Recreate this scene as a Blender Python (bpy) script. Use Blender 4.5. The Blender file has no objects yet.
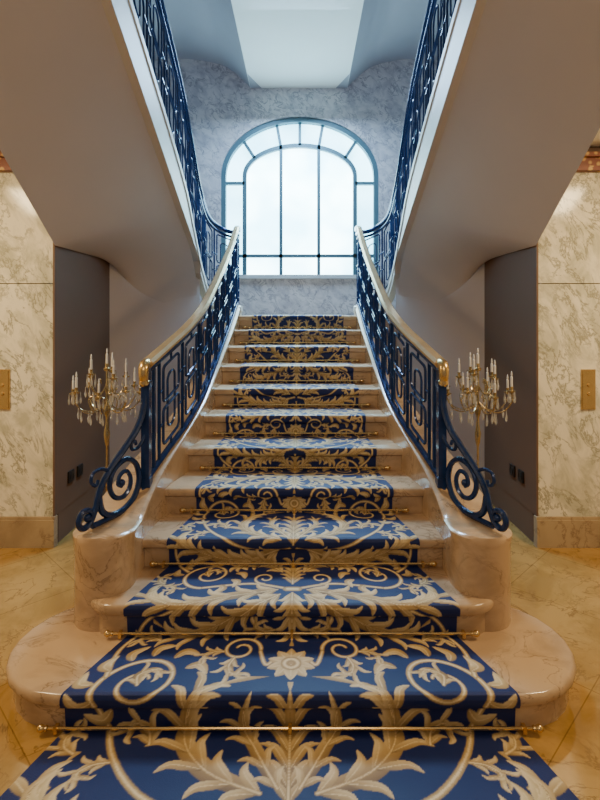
import bpy, bmesh, math, random
import numpy as np
from mathutils import Vector, Matrix
random.seed(4)
C = bpy.context.scene.collection
PI = math.pi
R, T, H, F = 0.15, 0.337, 1.55, 500.0          # riser, tread, eye height, focal length in pixels

# ------------------------------------------------------------------ materials
def new_mat(name):
    m = bpy.data.materials.new(name); m.use_nodes = True
    nt = m.node_tree
    return m, nt, nt.nodes['Principled BSDF']
def mat_plain(name, col, rough=0.5, metal=0.0, var=0.12, scale=6.0, bump=0.0, bscale=60.0, spec=0.5):
    m, nt, b = new_mat(name)
    tc = nt.nodes.new('ShaderNodeTexCoord')
    n = nt.nodes.new('ShaderNodeTexNoise'); n.inputs['Scale'].default_value = scale; n.inputs['Detail'].default_value = 5
    nt.links.new(tc.outputs['Object'], n.inputs['Vector'])
    r = nt.nodes.new('ShaderNodeValToRGB')
    r.color_ramp.elements[0].position = .3; r.color_ramp.elements[1].position = .7
    r.color_ramp.elements[0].color = (*[c*(1-var) for c in col], 1)
    r.color_ramp.elements[1].color = (*[min(1, c*(1+var)) for c in col], 1)
    nt.links.new(n.outputs['Fac'], r.inputs['Fac']); nt.links.new(r.outputs['Color'], b.inputs['Base Color'])
    b.inputs['Roughness'].default_value = rough; b.inputs['Metallic'].default_value = metal
    b.inputs['Specular IOR Level'].default_value = spec
    if bump:
        n2 = nt.nodes.new('ShaderNodeTexNoise'); n2.inputs['Scale'].default_value = bscale
        nt.links.new(tc.outputs['Object'], n2.inputs['Vector'])
        bp = nt.nodes.new('ShaderNodeBump'); bp.inputs['Strength'].default_value = bump; bp.inputs['Distance'].default_value = .01
        nt.links.new(n2.outputs['Fac'], bp.inputs['Height']); nt.links.new(bp.outputs['Normal'], b.inputs['Normal'])
    return m
def mat_marble(name, base, mid, vein, rough=.25, scale=4.0, stretch=(1, 1, 1), rot=0.0, vw=.035, patch=2.0, p0=.40, p1=.56, vr=.66, dist=.7, brk=(.36, .56)):
    """soft clouds (base <-> mid) crossed by thin broken veins"""
    m, nt, b = new_mat(name)
    tc = nt.nodes.new('ShaderNodeTexCoord')
    mr = nt.nodes.new('ShaderNodeMapping'); mr.inputs['Rotation'].default_value = (0, rot, 0)
    mp = nt.nodes.new('ShaderNodeMapping'); mp.inputs['Scale'].default_value = stretch
    nt.links.new(tc.outputs['Object'], mr.inputs['Vector']); nt.links.new(mr.outputs['Vector'], mp.inputs['Vector'])
    n1 = nt.nodes.new('ShaderNodeTexNoise'); n1.inputs['Scale'].default_value = patch; n1.inputs['Detail'].default_value = 10; n1.inputs['Roughness'].default_value = .62; n1.inputs['Distortion'].default_value = .6
    nt.links.new(mp.outputs['Vector'], n1.inputs['Vector'])
    r1 = nt.nodes.new('ShaderNodeValToRGB'); r1.color_ramp.elements[0].position = p0; r1.color_ramp.elements[0].color = (*mid, 1)
    r1.color_ramp.elements[1].position = p1; r1.color_ramp.elements[1].color = (*base, 1)
    nt.links.new(n1.outputs['Fac'], r1.inputs['Fac'])
    n2 = nt.nodes.new('ShaderNodeTexNoise'); n2.inputs['Scale'].default_value = scale; n2.inputs['Detail'].default_value = 12; n2.inputs['Roughness'].default_value = vr; n2.inputs['Distortion'].default_value = dist
    nt.links.new(mp.outputs['Vector'], n2.inputs['Vector'])
    r2 = nt.nodes.new('ShaderNodeValToRGB'); cr = r2.color_ramp
    cr.elements[0].position = .5-vw; cr.elements[0].color = (0, 0, 0, 1); cr.elements[1].position = .5+vw; cr.elements[1].color = (0, 0, 0, 1)
    e_ = cr.elements.new(.5); e_.color = (.95, .95, .95, 1)
    nt.links.new(n2.outputs['Fac'], r2.inputs['Fac'])
    n3 = nt.nodes.new('ShaderNodeTexNoise'); n3.inputs['Scale'].default_value = scale*.8; n3.inputs['Detail'].default_value = 3
    nt.links.new(tc.outputs['Object'], n3.inputs['Vector'])
    r3 = nt.nodes.new('ShaderNodeValToRGB'); r3.color_ramp.elements[0].position = brk[0]; r3.color_ramp.elements[1].position = brk[1]
    nt.links.new(n3.outputs['Fac'], r3.inputs['Fac'])
    mu = nt.nodes.new('ShaderNodeMath'); mu.operation = 'MULTIPLY'
    nt.links.new(r2.outputs['Color'], mu.inputs[0]); nt.links.new(r3.outputs['Color'], mu.inputs[1])
    mx = nt.nodes.new('ShaderNodeMix'); mx.data_type = 'RGBA'
    nt.links.new(mu.outputs[0], mx.inputs[0]); nt.links.new(r1.outputs['Color'], mx.inputs[6]); mx.inputs[7].default_value = (*vein, 1)
    nt.links.new(mx.outputs[2], b.inputs['Base Color']); b.inputs['Roughness'].default_value = rough
    return m
M = {}
M['plaster'] = mat_plain('plaster_mauve', (.585, .515, .475), .5, var=.03, scale=1.5, bump=.04)
M['plaster_shade'] = mat_plain('plaster_recess_shade', (.17, .095, .055), .6, var=.05, scale=2)  # darker copy of the plaster: recess shade put into its colour
M['grey_plaster'] = mat_plain('plaster_blue_grey', (.42, .42, .47), .8, var=.03, scale=2)
M['white_plaster'] = mat_plain('plaster_white', (.93, .93, .90), .8, var=.02, scale=2)
M['cream'] = mat_plain('cream_paint', (.62, .57, .51), .45, var=.03, scale=3)
M['wall_marble'] = mat_marble('cream_wall_marble', (.83, .77, .62), (.55, .525, .40), (.28, .265, .19), .12, 4.0, (1.6, 1, .8), rot=.5, vw=.03, patch=4.5, p0=.39, p1=.56, vr=.68, dist=.5, brk=(.33, .50))
M['back_marble'] = mat_marble('grey_wall_marble', (.68, .65, .67), (.47, .45, .50), (.27, .26, .31), .3, 6.5, (1.2, 1, .8), rot=.8, vw=.034, patch=6, p0=.38, p1=.57, vr=.62, dist=.9, brk=(.34, .5))
M['stone'] = mat_marble('peach_tan_stone', (.55, .375, .225), (.43, .285, .165), (.27, .17, .095), .14, 3.5, (1, 1.6, 1.6), vw=.018, patch=3.4, vr=.6, dist=.9)
M['baseb'] = mat_marble('baseboard_stone', (.46, .34, .20), (.36, .26, .15), (.25, .16, .09), .3, 6, vw=.03)
M['iron'] = mat_plain('blue_black_iron', (.012, .033, .12), .18, .3, var=.2, scale=20)
M['brass'] = mat_plain('brass', (.72, .50, .22), .25, .9, var=.08, scale=12)
M['gold_rail'] = mat_plain('gilded_rail', (.68, .48, .25), .2, .6, var=.1, scale=8)
M['gold_lamp'] = mat_plain('gilt_bronze', (.50, .385, .20), .22, .85, var=.3, scale=30, bump=.1, bscale=80)
M['candle'] = mat_plain('candle_wax', (.76, .73, .68), .45, var=.02)
M['socket'] = mat_plain('black_plastic', (.02, .018, .016), .4)
M['teal'] = mat_plain('window_metal', (.09, .17, .21), .45, .2, var=.08)
M['sill'] = mat_plain('window_sill_stone', (.6, .66, .7), .4, var=.05)
m, nt, b = new_mat('crystal'); b.inputs['Base Color'].default_value = (.84, .82, .78, 1); b.inputs['Roughness'].default_value = .05
b.inputs['Transmission Weight'].default_value = .7; M['crystal'] = m
m, nt, b = new_mat('cornice_gilt')
tc = nt.nodes.new('ShaderNodeTexCoord'); w = nt.nodes.new('ShaderNodeTexVoronoi'); w.inputs['Scale'].default_value = 22
nt.links.new(tc.outputs['Object'], w.inputs['Vector'])
rr = nt.nodes.new('ShaderNodeValToRGB'); rr.color_ramp.elements[0].position = .25; rr.color_ramp.elements[0].color = (.62, .38, .12, 1)
rr.color_ramp.elements[1].position = .45; rr.color_ramp.elements[1].color = (.22, .06, .03, 1)
nt.links.new(w.outputs['Distance'], rr.inputs['Fac']); nt.links.new(rr.outputs['Color'], b.inputs['Base Color']); b.inputs['Roughness'].default_value = .4
M['cornice'] = m
# floor: polished amber marble with fine joints
m = mat_marble('polished_floor_tiles', (.46, .265, .08), (.34, .19, .052), (.22, .115, .034), .05, 3.5, vw=.016, patch=2.8, vr=.6)
nt = m.node_tree; b = nt.nodes['Principled BSDF']; src = b.inputs['Base Color'].links[0].from_socket
tc = nt.nodes.new('ShaderNodeTexCoord'); mp = nt.nodes.new('ShaderNodeMapping'); mp.inputs['Rotation'].default_value = (0, 0, PI/4)
nt.links.new(tc.outputs['Object'], mp.inputs['Vector'])
br = nt.nodes.new('ShaderNodeTexBrick'); br.offset = 0; br.inputs['Scale'].default_value = 1.0
br.inputs['Brick Width'].default_value = .6; br.inputs['Row Height'].default_value = .6; br.inputs['Mortar Size'].default_value = .0025
br.inputs['Color1'].default_value = (1, 1, 1, 1); br.inputs['Color2'].default_value = (.90, .90, .90, 1); br.inputs['Mortar'].default_value = (.62, .58, .52, 1)
nt.links.new(mp.outputs['Vector'], br.inputs['Vector'])
mx = nt.nodes.new('ShaderNodeMix'); mx.data_type = 'RGBA'; mx.blend_type = 'MULTIPLY'; mx.inputs[0].default_value = 1
nt.links.new(src, mx.inputs[6]); nt.links.new(br.outputs['Color'], mx.inputs[7]); nt.links.new(mx.outputs[2], b.inputs['Base Color'])
M['floor'] = m
# frosted window glass emits stand-in daylight: mottled, brighter middle, cooler dimmer border
def mat_glass(name, lo_c, hi_c, st_):
    m, nt, b = new_mat(name)
    b.inputs['Base Color'].default_value = (.8, .92, .95, 1); b.inputs['Roughness'].default_value = .6
    tc = nt.nodes.new('ShaderNodeTexCoord'); n = nt.nodes.new('ShaderNodeTexNoise'); n.inputs['Scale'].default_value = 1.6; n.inputs['Detail'].default_value = 2
    nt.links.new(tc.outputs['Object'], n.inputs['Vector'])
    rr = nt.nodes.new('ShaderNodeValToRGB'); rr.color_ramp.elements[0].position = .36; rr.color_ramp.elements[0].color = (*lo_c, 1)
    rr.color_ramp.elements[1].position = .60; rr.color_ramp.elements[1].color = (*hi_c, 1)
    nt.links.new(n.outputs['Fac'], rr.inputs['Fac']); nt.links.new(rr.outputs['Color'], b.inputs['Emission Color'])
    b.inputs['Emission Strength'].default_value = st_
    return m
M['glass'] = mat_glass('frosted_daylight_glass', (.26, .58, .70), (.60, .90, .96), 14)
M['glass_border'] = mat_glass('cool_border_glow', (.18, .52, .68), (.34, .74, .88), 9)  # cooler, dimmer edge of the window glow, set in the emission
m, nt, b = new_mat('woven_carpet')
at_ = nt.nodes.new('ShaderNodeVertexColor'); at_.layer_name = 'pattern'
tc = nt.nodes.new('ShaderNodeTexCoord'); n = nt.nodes.new('ShaderNodeTexNoise'); n.inputs['Scale'].default_value = 260
nt.links.new(tc.outputs['Object'], n.inputs['Vector'])
bp = nt.nodes.new('ShaderNodeBump'); bp.inputs['Strength'].default_value = .25; bp.inputs['Distance'].default_value = .004
nt.links.new(n.outputs['Fac'], bp.inputs['Height']); nt.links.new(bp.outputs['Normal'], b.inputs['Normal'])
nt.links.new(at_.outputs['Color'], b.inputs['Base Color']); b.inputs['Roughness'].default_value = .55
b.inputs['Specular IOR Level'].default_value = .35
M['carpet'] = m

# ------------------------------------------------------------------ helpers
def obj(name, bm, mat, parent=None, smooth=False, kind=None, ang=40):
    bmesh.ops.recalc_face_normals(bm, faces=bm.faces)
    me = bpy.data.meshes.new(name); bm.to_mesh(me); bm.free()
    o = bpy.data.objects.new(name, me); C.objects.link(o)
    me.materials.append(M[mat])
    if smooth:
        for p in me.polygons: p.use_smooth = True
        try: me.set_sharp_from_angle(angle=math.radians(ang))
        except Exception: pass
    if parent: o.parent = parent
    if kind: o['kind'] = kind
    return o
def tag(o, label, cat, group=None):
    o['label'] = label; o['category'] = cat
    if group: o['group'] = group
    return o
def thing(name, label, cat, loc=(0, 0, 0), group=None):
    o = bpy.data.objects.new(name, None); C.objects.link(o); o.location = loc
    o.empty_display_size = .1
    return tag(o, label, cat, group)
def B(): return bmesh.new()
def box(bm, x0, x1, y0, y1, z0, z1):
    v = [bm.verts.new((x, y, z)) for x in (x0, x1) for y in (y0, y1) for z in (z0, z1)]
    for f in ((0,1,3,2),(4,6,7,5),(0,4,5,1),(2,3,7,6),(0,2,6,4),(1,5,7,3)): bm.faces.new([v[i] for i in f])
def poly(bm, pts): return bm.faces.new([bm.verts.new(p) for p in pts])
def prism(bm, pts2, z0, z1): layers(bm, pts2, [(z0, 0), (z1, 0)])
def layers(bm, pts2, lay):
    n = len(pts2); P = [Vector((p[0], p[1])) for p in pts2]
    nor = []
    for i in range(n):
        t = (P[(i+1) % n] - P[i-1]); t = t.normalized() if t.length > 0 else Vector((1, 0)); nor.append(Vector((t.y, -t.x)))
    rings = []
    for z, off in lay:
        rings.append([bm.verts.new((P[i].x + nor[i].x*off, P[i].y + nor[i].y*off, z)) for i in range(n)])
    for a, b_ in zip(rings, rings[1:]):
        for i in range(n):
            j = (i+1) % n; bm.faces.new((a[i], a[j], b_[j], b_[i]))
    bm.faces.new(rings[0][::-1]); bm.faces.new(rings[-1])
def tube(bm, pts, r, n=6, closed=False, rfun=None):
    P = [Vector(p) for p in pts]; m = len(P)
    rings = []; prev = None
    for i in range(m):
        if closed: t = (P[(i+1) % m] - P[i-1])
        else: t = P[min(i+1, m-1)] - P[max(i-1, 0)]
        if t.length < 1e-9: t = Vector((0, 0, 1))
        t.normalize()
        if prev is None:
            a = Vector((0, 1, 0)) if abs(t.y) < .8 else Vector((1, 0, 0))
            u = (a - t*a.dot(t)).normalized()
        else:
            u = prev - t*prev.dot(t)
            u = u.normalized() if u.length > 1e-6 else Vector((1, 0, 0))
        prev = u; w_ = t.cross(u)
        rad = r if rfun is None else r*rfun(i/(m-1))
        rings.append([bm.verts.new(P[i] + (u*math.cos(2*PI*k/n + PI/n) + w_*math.sin(2*PI*k/n + PI/n))*rad) for k in range(n)])
    prs = list(zip(rings, rings[1:])) + ([(rings[-1], rings[0])] if closed else [])
    for a, b_ in prs:
        for k in range(n): bm.faces.new((a[k], a[(k+1) % n], b_[(k+1) % n], b_[k]))
    if not closed:
        bm.faces.new(rings[0][::-1]); bm.faces.new(rings[-1])
def lathe(bm, prof, c=(0, 0, 0), n=16):
    rings = []
    for r, z in prof:
        if r < 1e-5: rings.append([bm.verts.new((c[0], c[1], c[2]+z))])
        else: rings.append([bm.verts.new((c[0]+r*math.cos(2*PI*k/n), c[1]+r*math.sin(2*PI*k/n), c[2]+z)) for k in range(n)])
    for a, b_ in zip(rings, rings[1:]):
        for k in range(n):
            k2 = (k+1) % n
            if len(a) == 1 and len(b_) == 1: continue
            if len(a) == 1: bm.faces.new((a[0], b_[k], b_[k2]))
            elif len(b_) == 1: bm.faces.new((a[k], a[k2], b_[0]))
            else: bm.faces.new((a[k], a[k2], b_[k2], b_[k]))
    if len(rings[0]) > 1: bm.faces.new(rings[0][::-1])
    if len(rings[-1]) > 1: bm.faces.new(rings[-1])
def catmull(P, m=8):
    P = [Vector(p) for p in P]; out = []
    for i in range(len(P)-1):
        p0 = P[max(i-1, 0)]; p1 = P[i]; p2 = P[i+1]; p3 = P[min(i+2, len(P)-1)]
        for k in range(m):
            t = k/m
            out.append(.5*((2*p1) + (p2-p0)*t + (2*p0-5*p1+4*p2-p3)*t*t + (3*p1-p0-3*p2+p3)*t**3))
    out.append(P[-1]); return out
def sweep(bm, pts, prof):
    """prof(i,p) -> list of (side offset, z absolute) corners"""
    m = len(pts); rings = []
    for i, p in enumerate(pts):
        t = pts[min(i+1, m-1)] - pts[max(i-1, 0)]; t = Vector((t.x, t.y, 0)).normalized()
        s = Vector((t.y, -t.x, 0))
        rings.append([bm.verts.new((p.x+s.x*a, p.y+s.y*a, z)) for a, z in prof(i, p)])
    n = len(rings[0])
    for a, b_ in zip(rings, rings[1:]):
        for k in range(n): bm.faces.new((a[k], a[(k+1) % n], b_[(k+1) % n], b_[k]))
    bm.faces.new(rings[0][::-1]); bm.faces.new(rings[-1])
def lerp_table(tab, x):
    if x <= tab[0][0]: return tab[0][1]
    for (a, va), (b_, vb) in zip(tab, tab[1:]):
        if x <= b_: return va + (vb-va)*(x-a)/(b_-a)
    return tab[-1][1]
def Yn(n): return T*(n+4.6)                      # front of the nosing of step n

YB = 6.8                                          # back wall with the window
# ------------------------------------------------------------------ setting
bm = B(); box(bm, -3.6, 3.6, -1.5, 6.9, -.1, 0); obj('floor', bm, 'floor', kind='structure')
for s, side in ((-1, 'left'), (1, 'right')):
    bm = B()
    x0, x1 = sorted((s*1.70, s*3.6))
    for z0, z1 in ((.21, 1.837), (1.843, 2.62)):
        box(bm, x0, x1, 3.50, 3.56, z0, z1)
    obj('wall_'+side, bm, 'wall_marble', kind='structure')
    xq0, xq1 = sorted((s*1.76, s*3.6))
    bm = B(); box(bm, xq0, xq1, 3.53, 3.58, 0, 2.85); obj('wall_%s_backing' % side, bm, 'plaster_shade', kind='structure')
    bm = B(); bx0, bx1 = sorted((s*1.68, s*3.6)); box(bm, bx0, bx1, 3.475, 3.53, 0, .19); box(bm, bx0, bx1, 3.485, 3.53, .19, .21)
    obj('baseboard_'+side, bm, 'baseb', kind='structure')
    bm = B()
    box(bm, bx0, bx1, 3.45, 3.53, 2.62, 2.65); box(bm, bx0, bx1, 3.47, 3.53, 2.65, 2.71); box(bm, bx0, bx1, 3.43, 3.53, 2.71, 2.74)
    obj('trim_%d' % (1 if s < 0 else 2), bm, 'cornice', kind='structure')
    bm = B(); xa, xb = sorted((s*1.688, s*1.70)); box(bm, xa, xb, 3.502, 4.56, .21, 2.16); xa, xb = sorted((s*1.692, s*1.74)); box(bm, xa, xb, 3.565, 4.56, 0, 2.16)
    obj('wall_%s_return' % side, bm, 'plaster_shade', kind='structure')  # shade-coloured skin, also covering the edge of the marble wall
    bm = B()
    prism(bm, [(s*1.69, 4.5), (s*1.04, 5.3), (s*1.10, 5.4), (s*1.76, 4.56)], 0, 2.13)
    prism(bm, [(s*1.04, 5.3), (s*.70, 5.3), (s*.70, 5.36), (s*1.04, 5.36)], 0, 1.62)
    obj('wall_%s_under_stair' % side, bm, 'plaster', kind='structure')
    bm = B(); xa, xb = sorted((s*3.6, s*3.7)); box(bm, xa, xb, -1.5, 3.56, 0, 2.85); obj('wall_%s_side' % side, bm, 'wall_marble', kind='structure')
    bm = B(); xa, xb = sorted((s*1.68, s*3.6)); box(bm, xa, xb, -1.5, 3.5, 2.8, 2.86); obj('ceiling_'+side, bm, 'white_plaster', kind='structure')
    bm = B(); xa, xb = sorted((s*2.42, s*2.48)); box(bm, xa, xb, 3.6, YB, 1.5, 5.4); obj('wall_%s_upper' % side, bm, 'grey_plaster', kind='structure')
    prof = catmull([(s*.655, 0, 4.775), (s*.74, 0, 4.86), (s*.88, 0, 4.985), (s*1.1, 0, 5.10), (s*1.6, 0, 5.17), (s*2.45, 0, 5.1)], 6)
    bm = B(); r0 = [bm.verts.new((p.x, 2.6, p.z)) for p in prof]; r1 = [bm.verts.new((p.x, YB+.05, p.z)) for p in prof]
    for i in range(len(prof)-1): bm.faces.new((r0[i], r0[i+1], r1[i+1], r1[i]))
    # splayed corner where the flat panel meets the window wall
    cw = [bm.verts.new(v) for v in ((s*.655, 6.40, 4.768), (s*.655, YB-.001, 4.765), (s*.50, YB-.001, 4.768))]
    bm.faces.new(cw)
    obj('ceiling_%s_vault' % side, bm, 'grey_plaster', smooth=True, kind='structure')
bm = B(); box(bm, -.66, .66, 2.6, YB+.05, 4.77, 4.86); obj('ceiling', bm, 'white_plaster', kind='structure')

# back wall with arched opening
WX, WA, ZS, ZP, WB_ = .015, 1.075, 2.23, 3.58, .81
def arch(a, b_, zs, zp, n=28, cx=WX):
    return [(cx-a, zs)] + [(cx - a*math.cos(PI*i/n), zp + b_*math.sin(PI*i/n)) for i in range(n+1)] + [(cx+a, zs)]
out = arch(WA, WB_, ZS, ZP)
bm = B()
def q(p, y): return (p[0], y, p[1])
ZT = 5.4
poly(bm, [q(p, YB) for p in ((-2.48, 0), (2.48, 0), (2.48, ZS), (-2.48, ZS))])
poly(bm, [q(p, YB) for p in ((-2.48, ZS), (WX-WA, ZS), (WX-WA, ZP), (-2.48, ZP))])
poly(bm, [q(p, YB) for p in ((WX+WA, ZS), (2.48, ZS), (2.48, ZP), (WX+WA, ZP))])
poly(bm, [q(p, YB) for p in ((-2.48, ZP), (WX-WA, ZP), (WX-WA, ZT), (-2.48, ZT))])
poly(bm, [q(p, YB) for p in ((WX+WA, ZP), (2.48, ZP), (2.48, ZT), (WX+WA, ZT))])
ar = out[1:-1]
for a, b_ in zip(ar, ar[1:]): poly(bm, [q(a, YB), q(b_, YB), (b_[0], YB, ZT), (a[0], YB, ZT)])
for a, b_ in zip(out, out[1:]): poly(bm, [q(a, YB), q(b_, YB), q(b_, YB+.2), q(a, YB+.2)])
poly(bm, [q(out[0], YB), q(out[-1], YB), q(out[-1], YB+.2), q(out[0], YB+.2)])
bmesh.ops.remove_doubles(bm, verts=bm.verts, dist=1e-4)
obj('wall_back', bm, 'back_marble', kind='structure')
win = bpy.data.objects.new('window_1', None); C.objects.link(win); win['kind'] = 'structure'
IA, IB, IZ = .76, .42, 3.60
bm = B(); poly(bm, [q(p, YB+.14) for p in out]); obj('border_glass', bm, 'glass_border', win)
bm = B(); poly(bm, [q(p, YB+.125) for p in arch(IA, IB, ZS, IZ)]); obj('window_glass', bm, 'glass', win)
def bar(bm, pts, wd=.045, dp=.06, y=YB+.07):
    P = [Vector((p[0], p[1])) for p in pts]; m_ = len(P); ra = []
    for i in range(m_):
        t = (P[min(i+1, m_-1)] - P[max(i-1, 0)]).normalized(); nn = Vector((-t.y, t.x))*wd/2
        a, c = P[i]+nn, P[i]-nn
        ra.append([bm.verts.new(v) for v in ((a.x, y, a.y), (c.x, y, c.y), (c.x, y+dp, c.y), (a.x, y+dp, a.y))])
    for a, c in zip(ra, ra[1:]):
        for k in range(4): bm.faces.new((a[k], a[(k+1) % 4], c[(k+1) % 4], c[k]))
    bm.faces.new(ra[0][::-1]); bm.faces.new(ra[-1])
bm = B(); bar(bm, arch(WA-.03, WB_-.03, ZS, ZP), .065, .09, YB+.03)
obj('window_frame', bm, 'teal', win)
bm = B()
bar(bm, arch(IA, IB, ZS, IZ), .055)
for x in (-.26, .26):
    bar(bm, [(WX+x, ZS), (WX+x, IZ + IB*math.sqrt(1-(x/IA)**2))], .045)
    xo = x*1.25; bar(bm, [(WX+x, IZ + IB*math.sqrt(1-(x/IA)**2)), (WX+xo, ZP + WB_*math.sqrt(1-(xo/WA)**2))], .04)
bar(bm, [(WX, IZ+IB), (WX, ZP+WB_)], .04)
for sg in (-1, 1):
    bar(bm, [(WX+sg*.62, IZ + IB*math.sqrt(1-(.62/IA)**2)), (WX+sg*.80, ZP + WB_*math.sqrt(1-(.80/WA)**2))], .04)
    bar(bm, [(WX+sg*IA, 3.5), (WX+sg*WA, 3.5)], .04)
bar(bm, [(WX-WA, 2.50), (WX+WA, 2.50)], .045)
obj('window_bars', bm, 'teal', win)
bm = B(); box(bm, WX-WA-.05, WX+WA+.05, YB-.05, YB+.14, ZS-.05, ZS); obj('window_sill', bm, 'sill', win)

# ------------------------------------------------------------------ staircase
st = thing('staircase', 'peach-tan veined stone staircase with rounded bottom steps rising to the window landing', 'staircase', (0, 1.885, 0))
def part(name, bm, mat, parent, smooth=False, ang=40):      # built in world coordinates, stored relative to its thing
    o = obj(name, bm, mat, None, smooth, ang=ang); o.parent = parent
    o.data.transform(Matrix.Translation(-Vector(parent.location))); return o
def rounded(hw, y0, r, yb, n=12):
    pts = []
    for i in range(n+1): a = -PI/2 + PI*i/n; pts.append((hw-r + r*math.cos(a), y0+r + r*math.sin(a)))
    pts += [(hw-r-.02, yb), (-(hw-r-.02), yb)]
    for i in range(n+1): a = PI/2 + PI*i/n; pts.append((-(hw-r) + r*math.cos(a), y0+r + r*math.sin(a)))
    return pts
def nos(z0, z1): return [(z0, -.028), (z1-.055, -.028), (z1-.048, -.018), (z1-.042, -.004), (z1-.03, 0), (z1-.014, 0), (z1-.004, -.006), (z1, -.016)]
bm = B(); layers(bm, rounded(1.22, Yn(1), .34, 2.62), nos(0, R)); part('step', bm, 'stone', st, True)
bm = B(); layers(bm, rounded(.955, Yn(2), .155, 2.62), nos(R, 2*R)); part('step', bm, 'stone', st, True)
HW = {3: .80, 4: .755, 5: .69, 6: .655, 7: .64, 8: .63, 9: .615, 10: .61, 11: .61}
for n in range(3, 12):
    w = HW[n] + (.07 if n > 3 else .05); y0 = Yn(n); y1 = Yn(n+1)+.06 if n < 11 else YB-.01; z1 = n*R; z0 = z1-R
    pr = [(y0+.028, z0), (y0+.028, z1-.055), (y0+.018, z1-.048), (y0+.004, z1-.042), (y0, z1-.03), (y0, z1-.014), (y0+.006, z1-.004), (y0+.016, z1), (y1, z1), (y1, z0)]
    bm = B(); a = [bm.verts.new((-w, y, z)) for y, z in pr]; b_ = [bm.verts.new((w, y, z)) for y, z in pr]
    for i in range(len(pr)): j = (i+1) % len(pr); bm.faces.new((a[i], a[j], b_[j], b_[i]))
    bm.faces.new(a); bm.faces.new(b_[::-1])
    part('step', bm, 'stone', st, True)
for s in (-1, 1):
    bm = B(); xa, xb = sorted((s*.69, s*2.40)); box(bm, xa, xb, 5.42, YB-.01, 1.5, 1.65); part('landing', bm, 'stone', st)
def curbz(y): return max(.575, R*(y/T-4.6) + .135 - .065*min(1, max(0, (y-2.56)/2.2)))
CT = [(2.42, .905, .140), (2.6, .905, .135), (2.8, .882, .120), (3.0, .846, .108), (3.25, .793, .097), (3.57, .737, .086), (3.9, .718, .080), (4.3, .707, .076), (4.8, .694, .075), (5.36, .690, .075)]
for s in (-1, 1):
    P = []; hwv = []
    for i in range(10):
        th = PI/2*(1-i/10)*.985; P.append(Vector((s*.905, 2.42-.140*math.sin(th), 0))); hwv.append(.140*math.cos(th))
    cc = catmull([(c, y, h_) for y, c, h_ in CT], 6)
    for p in cc: P.append(Vector((s*p.x, p.y, 0))); hwv.append(p.z)
    bm = B()
    def cp(i, p):
        h_ = hwv[i]; z = curbz(p.y); e1 = min(.014, h_*.5)
        return [(-h_, 0), (h_, 0), (h_, z-.05), (h_+.006, z-.035), (h_+.006, z-.012), (h_-e1, z), (-h_+e1, z), (-h_-.006, z-.012), (-h_-.006, z-.035), (-h_, z-.05)]
    sweep(bm, P, cp)
    part('curb', bm, 'stone', st, True)

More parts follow.
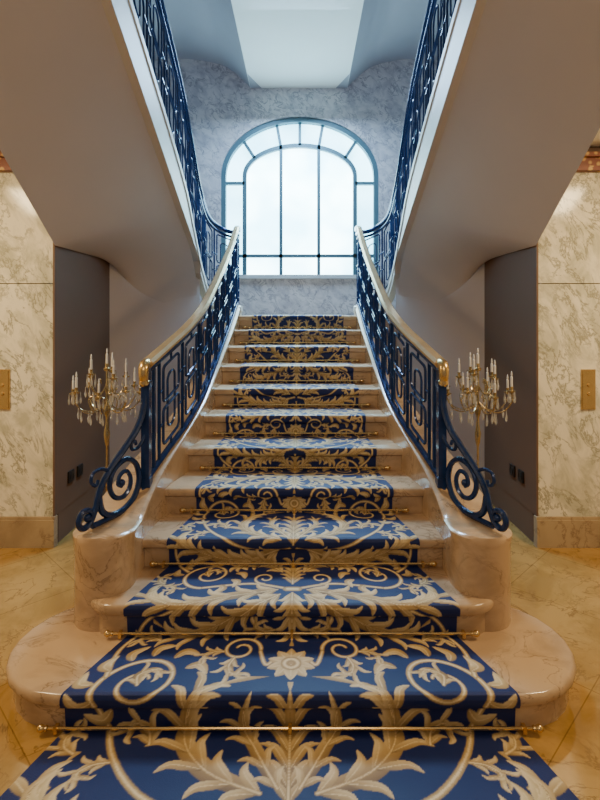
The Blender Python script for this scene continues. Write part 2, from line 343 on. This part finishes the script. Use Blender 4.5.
# ------------------------------------------------------------------ railing path
RX = [(2.75, .812), (3.0, .762), (3.25, .708), (3.57, .669), (3.9, .660), (4.3, .655), (4.8, .650), (5.3, .648)]
RP = [(x, y, curbz(y)) for y, x in RX] + [
      (.675, 5.66, 1.75), (.79, 6.00, 1.77), (.95, 6.00, 1.83), (1.04, 5.70, 1.93), (1.045, 5.25, 2.18), (1.04, 4.85, 2.50), (1.04, 4.4, 2.87), (1.04, 3.4, 3.38), (1.04, 2.4, 3.85), (1.04, 1.3, 4.37)]
MAIN_END, TURN_END = 7, 12
K = 10
def soff(y): return 4.63-.469*y
for s, side in ((-1, 'left'), (1, 'right')):
    P = catmull([(s*x, y, z) for x, y, z in RP], K)
    L = [0]
    for a, b_ in zip(P, P[1:]): L.append(L[-1] + math.hypot(b_.x-a.x, b_.y-a.y))
    sm, stn, se = L[MAIN_END*K], L[TURN_END*K], L[-1]
    def HH(sv):
        t_ = min(1, max(0, sv/sm)); return .665 - .20*t_*(1-t_) + .165*t_**1.5
    def at(sv, h):
        sv = min(max(sv, 0), se-1e-6)
        i = int(np.searchsorted(L, sv, side='right')-1); i = min(i, len(P)-2)
        t_ = (sv-L[i])/(L[i+1]-L[i]); p = P[i].lerp(P[i+1], t_); return Vector((p.x, p.y, p.z+h))
    up = thing('upper_flight', 'plastered underside and cream string of the upper stair flight on the %s' % side, 'stair flight', (s*1.04, 5.3, 1.65))
    bm = B()
    pts = P[MAIN_END*K:]
    def sp(i, p):
        zb = soff(p.y) if (i >= 30 and p.y <= 5.20) else p.z-.12
        return [(-.035, zb), (.035, zb), (.035, p.z-.06), (.045, p.z-.055), (.045, p.z), (-.045, p.z), (-.045, p.z-.055), (-.035, p.z-.06)]
    sweep(bm, pts, sp)
    part('string', bm, 'cream', up)
    bm = B()
    N1, N2 = 40, 12
    inner = []; outer = []
    for i in range(N1+1):
        u = i/N1
        yi = .9 + (5.3-.9)*u; inner.append(Vector((s*1.06, yi, soff(yi)+.004)))
        if u < .8:
            yo = .9 + (3.45-.9)*u/.8; outer.append(Vector((s*1.66, yo, 2.10+(3.45-yo)*.70)))
        else:
            v = (u-.8)/.2; outer.append(Vector((s*(1.66+.025*v), 3.45+1.05*v, 2.10+.03*v)))
    S = [[a.lerp(b_, k/N2) for k in range(N2+1)] for a, b_ in zip(inner, outer)]
    cut = int(N1*.88)
    rows_ = S[:cut+1]
    for f in range(1, 13):                       # cove: the soffit runs down into the wall below it, fading out at the recess
        t_ = f/12; rw_ = []
        for k in range(N2+1):
            p0, p1 = S[cut][k], S[N1][k]+Vector((0, -.012, 0)); p2 = p1+Vector((0, 0, -.40))
            cvp = p0*(1-t_)**2 + p1*2*t_*(1-t_) + p2*t_*t_
            rw_.append(cvp.lerp(p0.lerp(p1, t_), (k/N2)**3))
        rows_.append(rw_)
    G = [[bm.verts.new(p) for p in r_] for r_ in rows_]
    for ga, gb in zip(G, G[1:]):
        for k in range(N2): bm.faces.new((ga[k], ga[k+1], gb[k+1], gb[k]))
    top = [bm.verts.new((r_[N2].x, r_[N2].y, max(r_[N2].z+.01, 2.83))) for r_ in rows_]
    for i in range(len(rows_)-1): bm.faces.new((G[i][N2], top[i], top[i+1], G[i+1][N2]))
    part('soffit', bm, 'plaster', up, True)
    bm = B()
    for i in range(N1):
        ya, yb2 = inner[i].y, inner[i+1].y
        poly(bm, [(s*1.08, ya, soff(ya)+.33), (s*2.4, ya, soff(ya)+.33), (s*2.4, yb2, soff(yb2)+.33), (s*1.08, yb2, soff(yb2)+.33)])
    bmesh.ops.remove_doubles(bm, verts=bm.verts, dist=1e-4)
    part('slab', bm, 'plaster', up)

    rl = thing('stair_railing', 'ornate blue-black iron railing with gilded handrail on the %s side of the stairs' % side, 'railing', (s*.812, 2.75, .66))
    def rail_sec(w, h0, h1, tp=0.0, nn=1):
        return lambda i, p: [((w+tp*(1-i/nn))*a, p.z+h0+(h1-h0)*b_) for a, b_ in ((-.6, 0), (.6, 0), (1, .35), (1, .65), (.6, 1), (-.6, 1), (-1, .65), (-1, .35))]
    n1 = 70
    hp = [at(sm*i/n1, HH(sm*i/n1)) for i in range(n1+1)]
    bm = B(); sweep(bm, hp, rail_sec(.028, -.016, .030, .012, n1)); part('handrail', bm, 'gold_rail', rl, True)
    bm = B(); sweep(bm, hp, rail_sec(.018, -.05, -.014))
    bp_ = [at(sm*i/n1, 0) for i in range(n1+1)]
    sweep(bm, bp_, rail_sec(.018, .02, .05)); part('iron_rail', bm, 'iron', rl, True)
    n2 = 110
    def HU(sv): return HH(sm) + .06*math.sin(PI*min(1, (sv-sm)/(stn-sm)))
    hp2 = [at(sm + (se-sm)*i/n2, HU(sm + (se-sm)*i/n2)) for i in range(n2+1)]
    bm = B(); sweep(bm, hp2, rail_sec(.032, -.02, .028)); part('upper_handrail', bm, 'iron', rl, True)
    bm = B(); sweep(bm, hp2, rail_sec(.018, -.065, -.035))
    bp2 = [at(sm + (se-sm)*i/n2, 0) for i in range(n2+1)]
    sweep(bm, bp2, rail_sec(.018, .02, .05)); part('upper_iron_rail', bm, 'iron', rl, True)
    # gilded end: the rail turns down into a short scrolled drop
    e = hp[0]; bm = B()
    dn = catmull([(e.x, e.y+.02, e.z+.006), (e.x, e.y-.02, e.z+.004), (e.x, e.y-.042, e.z-.018), (e.x, e.y-.045, e.z-.055), (e.x, e.y-.038, e.z-.085)], 5)
    tube(bm, dn, .033, 10, rfun=lambda t_: 1-.25*t_)
    lathe(bm, [(0, -.025), (.016, -.022), (.027, -.010), (.027, .008), (.018, .018), (0, .02)], (e.x, e.y-.038, e.z-.09), 14)
    part('handrail_end', bm, 'brass', rl, True)
    def panel(s0, w, name):
        bm = B(); h = (HH(s0+w/2) if s0 < sm else HU(s0+w/2))-.035
        def tb(cv, r=.0085, closed=False): tube(bm, [at(s0+a, z) for a, z in cv], r, 6, closed)
        c = w/2
        def loop(rw, lo, hi, cr_, r):
            pts_ = []
            for (cx_, cz_, a0) in ((c+rw-cr_, hi-cr_, 0), (c-rw+cr_, hi-cr_, PI/2), (c-rw+cr_, lo+cr_, PI), (c+rw-cr_, lo+cr_, 1.5*PI)):
                for k in range(4): a = a0+PI/2*k/3; pts_.append((cx_+cr_*math.cos(a), cz_+cr_*math.sin(a)))
            tb(pts_, r, True)
        tb([(0, .04), (0, h)], .0105)
        lo, hi, mz = .095, h-.06, (h+.035)/2
        loop(w*.33, lo, mz-.02, w*.08, .0085)              # lower rectangle
        loop(w*.33, mz+.02, hi, w*.08, .0085)              # upper rectangle
        loop(w*.15, lo+.07, hi-.07, w*.13, .0074)          # tall oblong interlocked with both
        tb([(c, .04), (c, lo)], .0074); tb([(c, hi), (c, h)], .0074)
        for zz in (mz-.10, mz+.10):
            tb([(0, zz), (c-w*.33, zz)], .007); tb([(c+w*.33, zz), (w, zz)], .007)
        part(name, bm, 'iron', rl, True)
    nm = 8; w = (sm-.15)/nm
    for i in range(nm): panel(.15+i*w, w, 'iron_panel')
    nt_ = 5; w = (stn-sm)/nt_
    for i in range(nt_): panel(sm+i*w, w, 'iron_panel')
    nu = 9; w = (se-stn-.01)/nu
    for i in range(nu): panel(stn+i*w, w, 'iron_panel')
    a0 = Vector((s*.812, 2.75)); a1 = Vector((s*.970, 2.33)); dr = (a1-a0).normalized()
    def sc(u, z): p = a0 + dr*u; return Vector((p.x, p.y, z))
    bm = B()
    tube(bm, [at(0, .0), at(0, .655)], .031, 4)
    tube(bm, [at(0, .0), at(0, .05)], .040, 4); tube(bm, [at(0, .55), at(0, .58)], .038, 4)
    tube(bm, [at(.085, .02), at(.085, .62)], .012, 8)
    part('newel_post', bm, 'iron', rl, True)
    def bez(P_, m_=6): return catmull([Vector((p[0], p[1], 0)) for p in P_], m_)
    # long S: from the post outwards and down to the small volute on the plinth
    big = [(0.0, 1.20), (.025, 1.08), (.08, .99), (.17, .915), (.265, .845), (.34, .765), (.378, .675), (.412, .617), (.457, .603), (.484, .637), (.466, .676), (.42, .676), (.402, .644), (.428, .632)]
    bm = B(); tube(bm, [sc(p.x, p.y) for p in bez(big)], .019, 8, rfun=lambda t_: 1-.35*t_)
    part('newel_scroll', bm, 'iron', rl, True)
    bm = B()
    spi = [(.358, .72), (.335, .642), (.268, .60), (.178, .60), (.10, .637), (.06, .718), (.085, .808), (.158, .852), (.242, .83), (.283, .762), (.258, .692), (.193, .664), (.14, .692), (.128, .744), (.158, .79), (.206, .783), (.222, .742), (.196, .722)]
    tube(bm, [sc(p.x, p.y) for p in bez(spi)], .0175, 8, rfun=lambda t_: 1-.42*t_)
    base_ = [(-.01, .70), (.03, .64), (.11, .594), (.25, .590), (.40, .594)]
    tube(bm, [sc(p.x, p.y) for p in bez(base_)], .014, 8)
    inner_ = [(.0, 1.00), (.025, .93), (.07, .892), (.115, .892), (.123, .922), (.094, .932), (.084, .912)]
    tube(bm, [sc(p.x, p.y) for p in bez(inner_)], .009, 8)
    in3 = [(.285, .825), (.345, .85), (.395, .84), (.405, .80), (.375, .78), (.36, .802)]
    tube(bm, [sc(p.x, p.y) for p in bez(in3)], .009, 8)
    part('scroll_foot', bm, 'iron', rl, True)
    for (u, z, r_) in ((.196, .74, .019), (.43, .644, .019)):
        bm = B(); c = sc(u, z); bmesh.ops.create_uvsphere(bm, u_segments=12, v_segments=8, radius=r_, matrix=Matrix.Translation(c)); part('scroll_boss', bm, 'iron', rl, True)

# ------------------------------------------------------------------ carpet
HC = [(1.40, 1.02), (1.63, .945), (Yn(1), .865), (Yn(2), .745), (Yn(3), .645), (Yn(4), .574), (Yn(5), .527), (Yn(6), .50), (Yn(7), .489), (Yn(8), .482), (9, .48)]
def hwc(y): return lerp_table(HC, y)
e = .007
pth = [(1.35, e)]
for n in range(1, 12):
    y = Yn(n); z = n*R
    pth += [(y+.028-e-.006, z-R+e), (y+.028-e, z-R+e+.008), (y+.024-e, z-.056), (y+.004-e, z-.045), (y-e, z-.03), (y-e, z-.012), (y+.0, z+.002), (y+.014, z+e)]
pth.append((6.3, 11*R+e))
rows = []
for (ya, za), (yb2, zb) in zip(pth, pth[1:]):
    d = math.hypot(yb2-ya, zb-za); step = .004 if ya < 3.0 else (.006 if ya < 4 else .009)
    k = max(1, int(math.ceil(d/step)))
    for i in range(k): rows.append((ya+(yb2-ya)*i/k, za+(zb-za)*i/k))
rows.append(pth[-1]); rows = np.array(rows)
NR, NC = len(rows), 460
hw = np.array([hwc(y) for y in rows[:, 0]])
ds = np.hypot(np.diff(rows[:, 0]), np.diff(rows[:, 1]))
pp = np.concatenate([[0], np.cumsum(ds/((hw[1:]+hw[:-1])/2))])
# pattern: acanthus leaves and scrolls, mirrored about the centre line, repeated along the runner
PXU, PER = 360, 2.0
NH = int(PXU*PER)
gx, gp = np.meshgrid((np.arange(PXU)+.5)/PXU, (np.arange(NH)+.5)/PXU)
NAVY, DARK, GOLD, LIGHT = [np.array(c) for c in ((.004, .013, .088), (.16, .09, .03), (.44, .29, .115), (.72, .56, .31))]
img = np.zeros(gx.shape+(3,)); img[:] = NAVY
def tone(t_):
    t_ = np.clip(t_, 0, 1)[..., None]
    return np.where(t_ < .5, DARK+(GOLD-DARK)*t_*2, GOLD+(LIGHT-GOLD)*(t_-.5)*2)
def curve(P_, m_=10): return np.array([(p.x, p.y) for p in catmull([Vector((a, b2, 0)) for a, b2 in P_], m_)])
def blade(P_, w0, sh0=.55, full=.5, ridge=True):
    """one pointed lobe along a curve, shaded softly from base to tip"""
    c = curve(P_, 8); seg = np.hypot(*np.diff(c, axis=0).T); cum = np.concatenate([[0], np.cumsum(seg)]); LL = cum[-1]
    if LL < 1e-4: return
    tg = np.gradient(c, axis=0); tg /= np.maximum(np.linalg.norm(tg, axis=1), 1e-6)[:, None]
    for k in (-PER, 0, PER):
        cx, cp_ = c[:, 0], c[:, 1]+k; pad = w0*1.3
        ia, ib = max(0, int((cx.min()-pad)*PXU)), min(PXU, int((cx.max()+pad)*PXU)+2)
        ja, jb = max(0, int((cp_.min()-pad)*PXU)), min(NH, int((cp_.max()+pad)*PXU)+2)
        if ia >= ib or ja >= jb: continue
        px, py = gx[ja:jb, ia:ib], gp[ja:jb, ia:ib]
        d2 = (px[..., None]-cx)**2 + (py[..., None]-cp_)**2
        j = d2.argmin(-1)
        rx, ry = px-cx[j], py-cp_[j]
        v = -rx*tg[j, 1]+ry*tg[j, 0]; al = rx*tg[j, 0]+ry*tg[j, 1]; u = (cum[j]+al)/LL
        wv = w0*np.sin(PI*np.clip(u, 0, 1)**full)**.7
        ins = (u > 0) & (u < 1) & (np.abs(v) < wv)
        rel = v/np.maximum(wv, 1e-6)
        sh = np.full(px.shape, sh0) + .22*rel - .30*(1-np.clip(u*1.7, 0, 1)) + .12*np.clip(u, 0, 1)
        if ridge: sh = np.where((np.abs(rel) < .10) & (u < .8), .93, sh)
        sub = img[ja:jb, ia:ib]; sub[ins] = tone(sh[ins])
def leaf(P_, W, n=5):
    """acanthus: forward-sweeping curled fingers on both sides of a light midrib"""
    c = curve(P_, 14); m_ = len(c)
    blade([tuple(p) for p in c[::4]] + [tuple(c[-1])], W*.34, .40, .62, False)
    for i in range(n):
        u = .0+.76*i/max(1, n-1); j = min(int(u*(m_-1)), m_-2)
        b0 = c[j]; tx, ty = c[j+1]-c[j]; l_ = math.hypot(tx, ty) or 1; tx, ty = tx/l_, ty/l_
        ln = W*(1.05*math.sin(PI*(.26+.60*u))+.10)
        for sg in (-1, 1):
            nx, ny = -ty*sg, tx*sg
            p1 = (b0[0]+(tx*.50+nx*.24)*ln, b0[1]+(ty*.50+ny*.24)*ln)
            p2 = (b0[0]+(tx*.92+nx*.52)*ln, b0[1]+(ty*.92+ny*.52)*ln)
            p3 = (b0[0]+(tx*1.02+nx*.94)*ln, b0[1]+(ty*1.02+ny*.94)*ln)
            blade([b0, p1, p2, p3], W*.17, .64 if sg > 0 else .50, 1.0)
    blade([tuple(c[int(m_*.55)]), tuple(c[int(m_*.78)]), tuple(c[-1])], W*.19, .60, .7)
    stem(c[:int(m_*.85)], .009, .004)
def stem(c, r0, r1):
    cc_ = []
    for a, b2 in zip(c[:-1], c[1:]):
        for f in (0, .33, .66): cc_.append((a[0]+(b2[0]-a[0])*f, a[1]+(b2[1]-a[1])*f))
    cc_.append(tuple(c[-1])); n = len(cc_)
    for ps in (0, 1, 2):
        for i, p in enumerate(cc_):
            r = r0+(r1-r0)*i/(n-1); rq = r*(1, .75, .35)[ps]
            for k in (-PER, 0, PER):
                ia, ib = max(0, int((p[0]-r)*PXU)), min(PXU, int((p[0]+r)*PXU)+2)
                ja, jb = max(0, int((p[1]+k-r)*PXU)), min(NH, int((p[1]+k+r)*PXU)+2)
                if ia >= ib or ja >= jb: continue
                m_ = (gx[ja:jb, ia:ib]-p[0])**2+(gp[ja:jb, ia:ib]-p[1]-k)**2 < rq*rq
                img[ja:jb, ia:ib][m_] = (DARK*.5+GOLD*.5, GOLD, LIGHT)[ps]
def spiral(cx, cp_, r0, r1, a0, turns, n=70): return np.array([(cx+(r0+(r1-r0)*i/n)*math.cos(a0+turns*2*PI*i/n), cp_+(r0+(r1-r0)*i/n)*math.sin(a0+turns*2*PI*i/n)) for i in range(n+1)])
# long stems that carry the scrolls from one repeat into the next
stem(curve([(.03, .00), (.22, -.03), (.50, .06), (.72, .26), (.86, .50)]), .016, .014)
stem(spiral(.70, .66, .20, .04, -.7, 1.5), .016, .009)
stem(curve([(.05, 1.48), (.26, 1.54), (.44, 1.52), (.62, 1.48)]), .016, .014)
stem(spiral(.62, 1.67, .19, .04, -PI/2, 1.45), .015, .009)
stem(curve([(.88, .70), (.95, .92), (.90, 1.12), (.72, 1.24), (.52, 1.30)]), .014, .010)
stem(curve([(.80, 1.72), (.92, 1.84), (.94, 2.0), (.86, 2.10)]), .014, .010)
stem(spiral(.28, .92, .11, .03, PI, -1.4), .013, .009)
stem(curve([(.09, .83), (.13, .79), (.17, .90)]), .013, .012)
stem(spiral(.20, 1.62, .08, .02, -PI/2, 1.2), .012, .008)
for a in (-1.1, -.6, -.1, .4, .9, 1.4, 2.0, 2.6):
    bx_, by_ = .70+.20*math.cos(a), .66+.20*math.sin(a)
    blade([(bx_, by_), (bx_+.07*math.cos(a+.2), by_+.07*math.sin(a+.2)), (bx_+.13*math.cos(a+.9), by_+.13*math.sin(a+.9))], .027, .62, .8)
for a in (2.0, 2.5, 3.0, 3.5, 4.0, 0.0, .5, 1.0):
    bx_, by_ = .62+.19*math.cos(a), 1.67+.19*math.sin(a)
    blade([(bx_, by_), (bx_+.06*math.cos(a+.2), by_+.06*math.sin(a+.2)), (bx_+.12*math.cos(a+.9), by_+.12*math.sin(a+.9))], .026, .62, .8)
# leaves
leaf([(.12, -.04), (.40, -.13), (.70, -.08), (.90, .06), (.88, .20)], .135, 8)
leaf([(.10, 1.46), (.42, 1.37), (.68, 1.28), (.90, 1.36), (.90, 1.48)], .135, 8)
leaf([(.08, 1.72), (.20, 1.84), (.36, 1.86), (.46, 1.78)], .105, 5)
leaf([(.08, 1.40), (.24, 1.26), (.44, 1.12), (.66, 1.04), (.78, 1.10)], .12, 7)
leaf([(.10, .08), (.32, .18), (.46, .36), (.42, .58), (.33, .64)], .125, 7)
leaf([(.70, .64), (.73, .71), (.67, .75), (.61, .69)], .065, 3)
leaf([(.62, 1.65), (.65, 1.72), (.60, 1.75), (.54, 1.70)], .055, 3)
leaf([(.0, 1.54), (.0, 1.68), (.0, 1.88)], .10, 5)
leaf([(.0, 1.42), (.0, 1.22), (.0, 1.00)], .11, 5)
leaf([(.0, .04), (.0, .30), (.0, .60)], .12, 6)
leaf([(.04, .10), (.14, .28), (.21, .42), (.17, .60)], .085, 5)
# central rosette
for a in (0, .63, 1.26, 1.88, 2.51, 3.14):
    blade([(.0, .80), (.07*math.sin(a), .80+.07*math.cos(a)), (.125*math.sin(a), .80+.125*math.cos(a))], .034, .60, .8)
stem(spiral(0, .80, .034, .034, 0, 1), .020, .020)
stem(curve([(.0, 1.47), (.035, 1.47)]), .030, .030)
# small curling sprigs drawn wherever the ground is still bare
sx, sp_ = np.meshgrid(np.arange(5, PXU, 10), np.arange(5, NH, 10))
for it in range(40):
    gold = np.abs(img[::6, ::6]-NAVY).sum(-1) > .02
    gy_, gx_ = np.nonzero(gold); GX, GY = gx_*6/PXU, gy_*6/PXU
    qx, qy = sx.ravel()/PXU, sp_.ravel()/PXU
    dy = np.abs(qy[:, None]-GY); dy = np.minimum(dy, PER-dy)
    d2 = (qx[:, None]-GX)**2 + dy**2; jn = d2.argmin(1); dd = np.sqrt(d2.min(1))
    dd = np.minimum(dd, (1.0-qx)+.02)
    k = dd.argmax()
    if dd[k] < .066: break
    r = dd[k]*.95; cx_, cy_ = qx[k], qy[k]
    a = math.atan2(cy_-GY[jn[k]], cx_-GX[jn[k]])
    b0 = (cx_-r*math.cos(a), cy_-r*math.sin(a)); sg = 1 if it % 2 else -1
    pth_ = [b0, (cx_-.2*r*math.cos(a)+sg*.25*r*math.sin(a), cy_-.2*r*math.sin(a)-sg*.25*r*math.cos(a)), (cx_+.55*r*math.cos(a), cy_+.55*r*math.sin(a)), (cx_+.6*r*math.cos(a+sg*1.1), cy_+.6*r*math.sin(a+sg*1.1))]
    leaf(pth_, min(.10, r*.85), 4)
t = np.linspace(-1, 1, NC)
X = t[None, :]*hw[:, None]; Y = np.repeat(rows[:, :1], NC, 1); Z = np.repeat(rows[:, 1:], NC, 1)
verts = np.stack([X, Y, Z], -1).reshape(-1, 3)
fx = np.clip(np.abs(t)*PXU-.5, 0, PXU-1.001); i0 = fx.astype(int); wx = (fx-i0)[None, :, None]
fj = ((pp*1.06 - .24) % PER)*PXU; j0 = fj.astype(int) % NH; j1 = (j0+1) % NH; wj = (fj-np.floor(fj))[:, None, None]
def smp(j, i): return img[j[:, None], i[None, :]]
cols = (smp(j0, i0)*(1-wx)+smp(j0, i0+1)*wx)*(1-wj) + (smp(j1, i0)*(1-wx)+smp(j1, i0+1)*wx)*wj
cols = cols.reshape(-1, 3)
cols = np.concatenate([cols, np.ones((len(cols), 1))], 1).astype(np.float32)
idx = np.arange(NR*NC).reshape(NR, NC)
faces = np.stack([idx[:-1, :-1], idx[:-1, 1:], idx[1:, 1:], idx[1:, :-1]], -1).reshape(-1, 4)
me = bpy.data.meshes.new('stair_carpet')
me.vertices.add(len(verts)); me.vertices.foreach_set('co', verts.astype(np.float32).ravel())
me.loops.add(faces.size); me.loops.foreach_set('vertex_index', faces.astype(np.int32).ravel())
me.polygons.add(len(faces)); me.polygons.foreach_set('loop_start', np.arange(0, faces.size, 4, dtype=np.int32))
me.update(calc_edges=True); me.validate()
ca = me.color_attributes.new('pattern', 'FLOAT_COLOR', 'POINT'); ca.data.foreach_set('color', cols.ravel())
me.materials.append(M['carpet'])
co = bpy.data.objects.new('stair_carpet', me); C.objects.link(co)
tag(co, 'navy stair carpet with gold acanthus leaf scrolls running up the steps', 'carpet')

# ------------------------------------------------------------------ stair rods
ORD = ['first', 'second', 'third', 'fourth', 'fifth', 'sixth', 'seventh', 'eighth', 'ninth', 'tenth', 'eleventh']
for n in range(1, 12):
    y = Yn(n)+.028-.026; z = (n-1)*R+.026; w = hwc(Yn(n))+.05
    rd = thing('stair_rod', 'brass carpet rod along the foot of the %s riser counted from the floor' % ORD[n-1], 'stair rod', (0, y, z), 'brass carpet rods on the stairs')
    bm = B(); tube(bm, [(-w, 0, 0), (w, 0, 0)], .0065, 8); obj('rod', bm, 'brass', rd, True)
    for sg in (-1, 1):
        bm = B()
        pr = [(0, 0), (.010, .002), (.012, .008), (.008, .012), (.013, .020), (.015, .028), (.011, .036), (.004, .042), (0, .044)]
        lathe(bm, pr, (0, 0, 0), 12)
        bm.transform(Matrix.Translation((sg*w, 0, 0)) @ Matrix.Rotation(sg*PI/2, 4, 'Y'))
        obj('finial', bm, 'brass', rd, True)
    for sg in (-1, 0, 1):
        bm = B(); x = sg*(w-.03); box(bm, x-.007, x+.007, -.008, .016, -.018, .009); obj('bracket', bm, 'brass', rd)

# ------------------------------------------------------------------ candelabra
cd = thing('candelabrum', 'gilt floor candelabrum with white candles behind the left railing scroll', 'candelabrum', (-1.125, 3.0, 0), 'candelabra flanking the stairs')
bm = B(); lathe(bm, [(0, 0), (.13, 0), (.135, .02), (.12, .035), (.09, .05), (.07, .08), (.04, .11), (.02, .14), (0, .14)], n=24); obj('base', bm, 'gold_lamp', cd, True)
bm = B(); lathe(bm, [(r_*.48, z_) for r_, z_ in [(0, .14), (.028, .14), (.04, .18), (.02, .22), (.016, .30), (.03, .34), (.036, .38), (.018, .43), (.014, .6), (.026, .63), (.030, .67), (.013, .71), (.013, .82), (.028, .85), (.038, .90), (.02, .95), (.014, .99), (.034, 1.02), (.040, 1.05), (.018, 1.09), (.013, 1.14), (.026, 1.17), (.014, 1.21), (.012, 1.28), (0, 1.28)]], n=18); obj('stem', bm, 'gold_lamp', cd, True)
def drop_at(par, x, y, z, sc_=1.0):
    bm = B(); lathe(bm, [(0, 0), (.002*sc_, -.004), (.0025*sc_, -.02*sc_), (.006*sc_, -.036*sc_), (.004*sc_, -.05*sc_), (0, -.058*sc_)], (x, y, z), 6); obj('crystal_drop', bm, 'crystal', par)
def holder(par, x, y, z, ch):
    bm = B(); lathe(bm, [(0, -.012), (.007, -.01), (.019, .0), (.024, .006), (.009, .010), (.008, .024), (.011, .030), (0, .030)], (x, y, z), 14); obj('bobeche', bm, 'gold_lamp', par, True)
    bm = B(); lathe(bm, [(0, .030), (.0066, .030), (.0066, .030+ch), (.003, .034+ch), (.0052, .044+ch), (.003, .056+ch), (0, .065+ch)], (x, y, z), 10); obj('candle', bm, 'candle', par, True)
    for k in range(4):
        a = 2*PI*k/4+.5; drop_at(par, x+.022*math.cos(a), y+.022*math.sin(a), z+.002, 1.2)
def arm(r, z0, z1, ang, ch):
    c, s_ = math.cos(ang), math.sin(ang); bm = B()
    pr = catmull([(.006, 0, z0), (r*.35, 0, z0-.05), (r*.75, 0, z0-.045), (r*1.02, 0, z0+.02), (r, 0, z1-.01)], 6)
    tube(bm, [(p.x*c, p.x*s_, p.z) for p in pr], .0038, 6)
    pr = catmull([(r*.45, 0, z0-.05), (r*.55, 0, z0+.01), (r*.42, 0, z0+.035), (r*.36, 0, z0+.01)], 5)
    tube(bm, [(p.x*c, p.x*s_, p.z) for p in pr], .0032, 5)
    a_ = obj('arm', bm, 'gold_lamp', cd, True); holder(a_, r*c, r*s_, z1, ch)
    drop_at(a_, r*.55*c, r*.55*s_, z0-.05, 1.4); drop_at(a_, r*.85*c, r*.85*s_, z0-.03, 1.3)
for k in range(8): arm(.192, 1.09, (1.14, 1.165)[k % 2], 2*PI*k/8+.15, (.048, .056)[k % 2])
for k in range(5): arm(.108, 1.19, (1.235, 1.262)[k % 2], 2*PI*k/5+.4, (.05, .056)[k % 2])
bm = B(); lathe(bm, [(0, 1.275), (.015, 1.275), (.022, 1.29), (.010, 1.297), (.011, 1.32), (0, 1.32)], n=12); obj('top_socket', bm, 'gold_lamp', cd, True)
bm = B(); lathe(bm, [(0, 1.32), (.0075, 1.32), (.0075, 1.375), (.003, 1.38), (.0055, 1.391), (.0032, 1.404), (0, 1.413)], n=10); obj('candle', bm, 'candle', cd, True)
def children_of(o): return [c for c in C.objects if c.parent == o]
c2 = cd.copy(); C.objects.link(c2); c2.location = (1.10, 3.0, 0); c2['label'] = 'gilt floor candelabrum with white candles behind the right railing scroll'
for ch in children_of(cd):
    k = ch.copy(); C.objects.link(k); k.parent = c2
    for g in children_of(ch):
        d = g.copy(); C.objects.link(d); d.parent = k

# ------------------------------------------------------------------ small wall fittings
for s, side in ((-1, 'left'), (1, 'right')):
    x = s*2.045; pl = thing('wall_plate', 'brass push-button plate on the %s cream marble wall' % side, 'wall plate', (x, 3.5, 1.10), 'brass plates on the marble walls')
    bm = B(); box(bm, -.048, .048, -.012, 0, -.14, .14); box(bm, -.042, .042, -.016, -.011, -.132, .132); obj('plate', bm, 'brass', pl)
    for dz in (-.03, .03):
        bm = B(); lathe(bm, [(0, 0), (.012, 0), (.012, .006), (.009, .009), (0, .009)], (0, 0, 0), 14); bm.transform(Matrix.Translation((0, -.016, dz)) @ Matrix.Rotation(PI/2, 4, 'X')); obj('button', bm, 'brass', pl, True)
    for k in range(2):
        y = 3.74+.15*k
        w_ = 'nearer' if k == 0 else 'farther'
        so = thing('wall_socket', '%s black wall socket low on the shaded return beside the %s marble wall' % (w_, side), 'socket', (s*1.688, y, .42), 'black sockets in the recesses')
        bm = B(); xa, xb = sorted((0, -s*.012)); box(bm, xa, xb, -.042, .042, -.042, .042); obj('cover', bm, 'socket', so)
        bm = B(); lathe(bm, [(0, 0), (.026, 0), (.026, .004), (.02, .002), (0, .002)], (0, 0, 0), 14); bm.transform(Matrix.Translation((-s*.012, 0, 0)) @ Matrix.Rotation(-s*PI/2, 4, 'Y')); obj('outlet', bm, 'socket', so)

# ------------------------------------------------------------------ lights, world, camera
def area(name, loc, tgt, size, power, col, sy=None, spread=None):
    l = bpy.data.lights.new(name, 'AREA'); l.energy = power; l.color = col; l.size = size
    if sy: l.shape = 'RECTANGLE'; l.size_y = sy
    if spread: l.spread = math.radians(spread)
    o = bpy.data.objects.new(name, l); C.objects.link(o); o.location = loc
    o.rotation_euler = (Vector(tgt)-Vector(loc)).to_track_quat('-Z', 'Y').to_euler(); return o
area('hall_lamp_left', (-2.4, 2.1, 2.74), (-2.3, 2.5, 0), .6, 50, (1, .75, .42))
area('hall_lamp_right', (2.4, 2.1, 2.74), (2.3, 2.5, 0), .6, 50, (1, .75, .42))
area('front_warm_key', (0, -.8, 3.0), (0, 2.6, .2), 1.4, 27, (1, .79, .54))  # added warm key above and behind the camera
area('upper_cool_fill', (0, 5.4, 4.7), (0, 4.4, .5), 1.0, 230, (.43, .70, 1.0), 2.2)  # added cool fill below the closed ceiling, boosting the window's light
area('upper_step_fill', (0, 5.9, 4.72), (0, 4.7, 1.3), .7, 60, (.36, .64, 1.0), 1.0, 60)  # added narrow cool fill aimed at the upper steps for sheen
wd = bpy.data.worlds.new('World'); bpy.context.scene.world = wd; wd.use_nodes = True
bg = wd.node_tree.nodes['Background']; bg.inputs['Color'].default_value = (.88, .76, .66, 1); bg.inputs['Strength'].default_value = .22
cam = bpy.data.cameras.new('Camera'); co_ = bpy.data.objects.new('Camera', cam); C.objects.link(co_)
co_.location = (.045, 0, H); co_.rotation_euler = (PI/2, 0, 0)
cam.sensor_fit = 'VERTICAL'; cam.sensor_height = 36; cam.sensor_width = 27; cam.lens = F/800*36
cam.shift_y = -75/800; cam.shift_x = -2/800; cam.clip_start = .05
bpy.context.scene.camera = co_
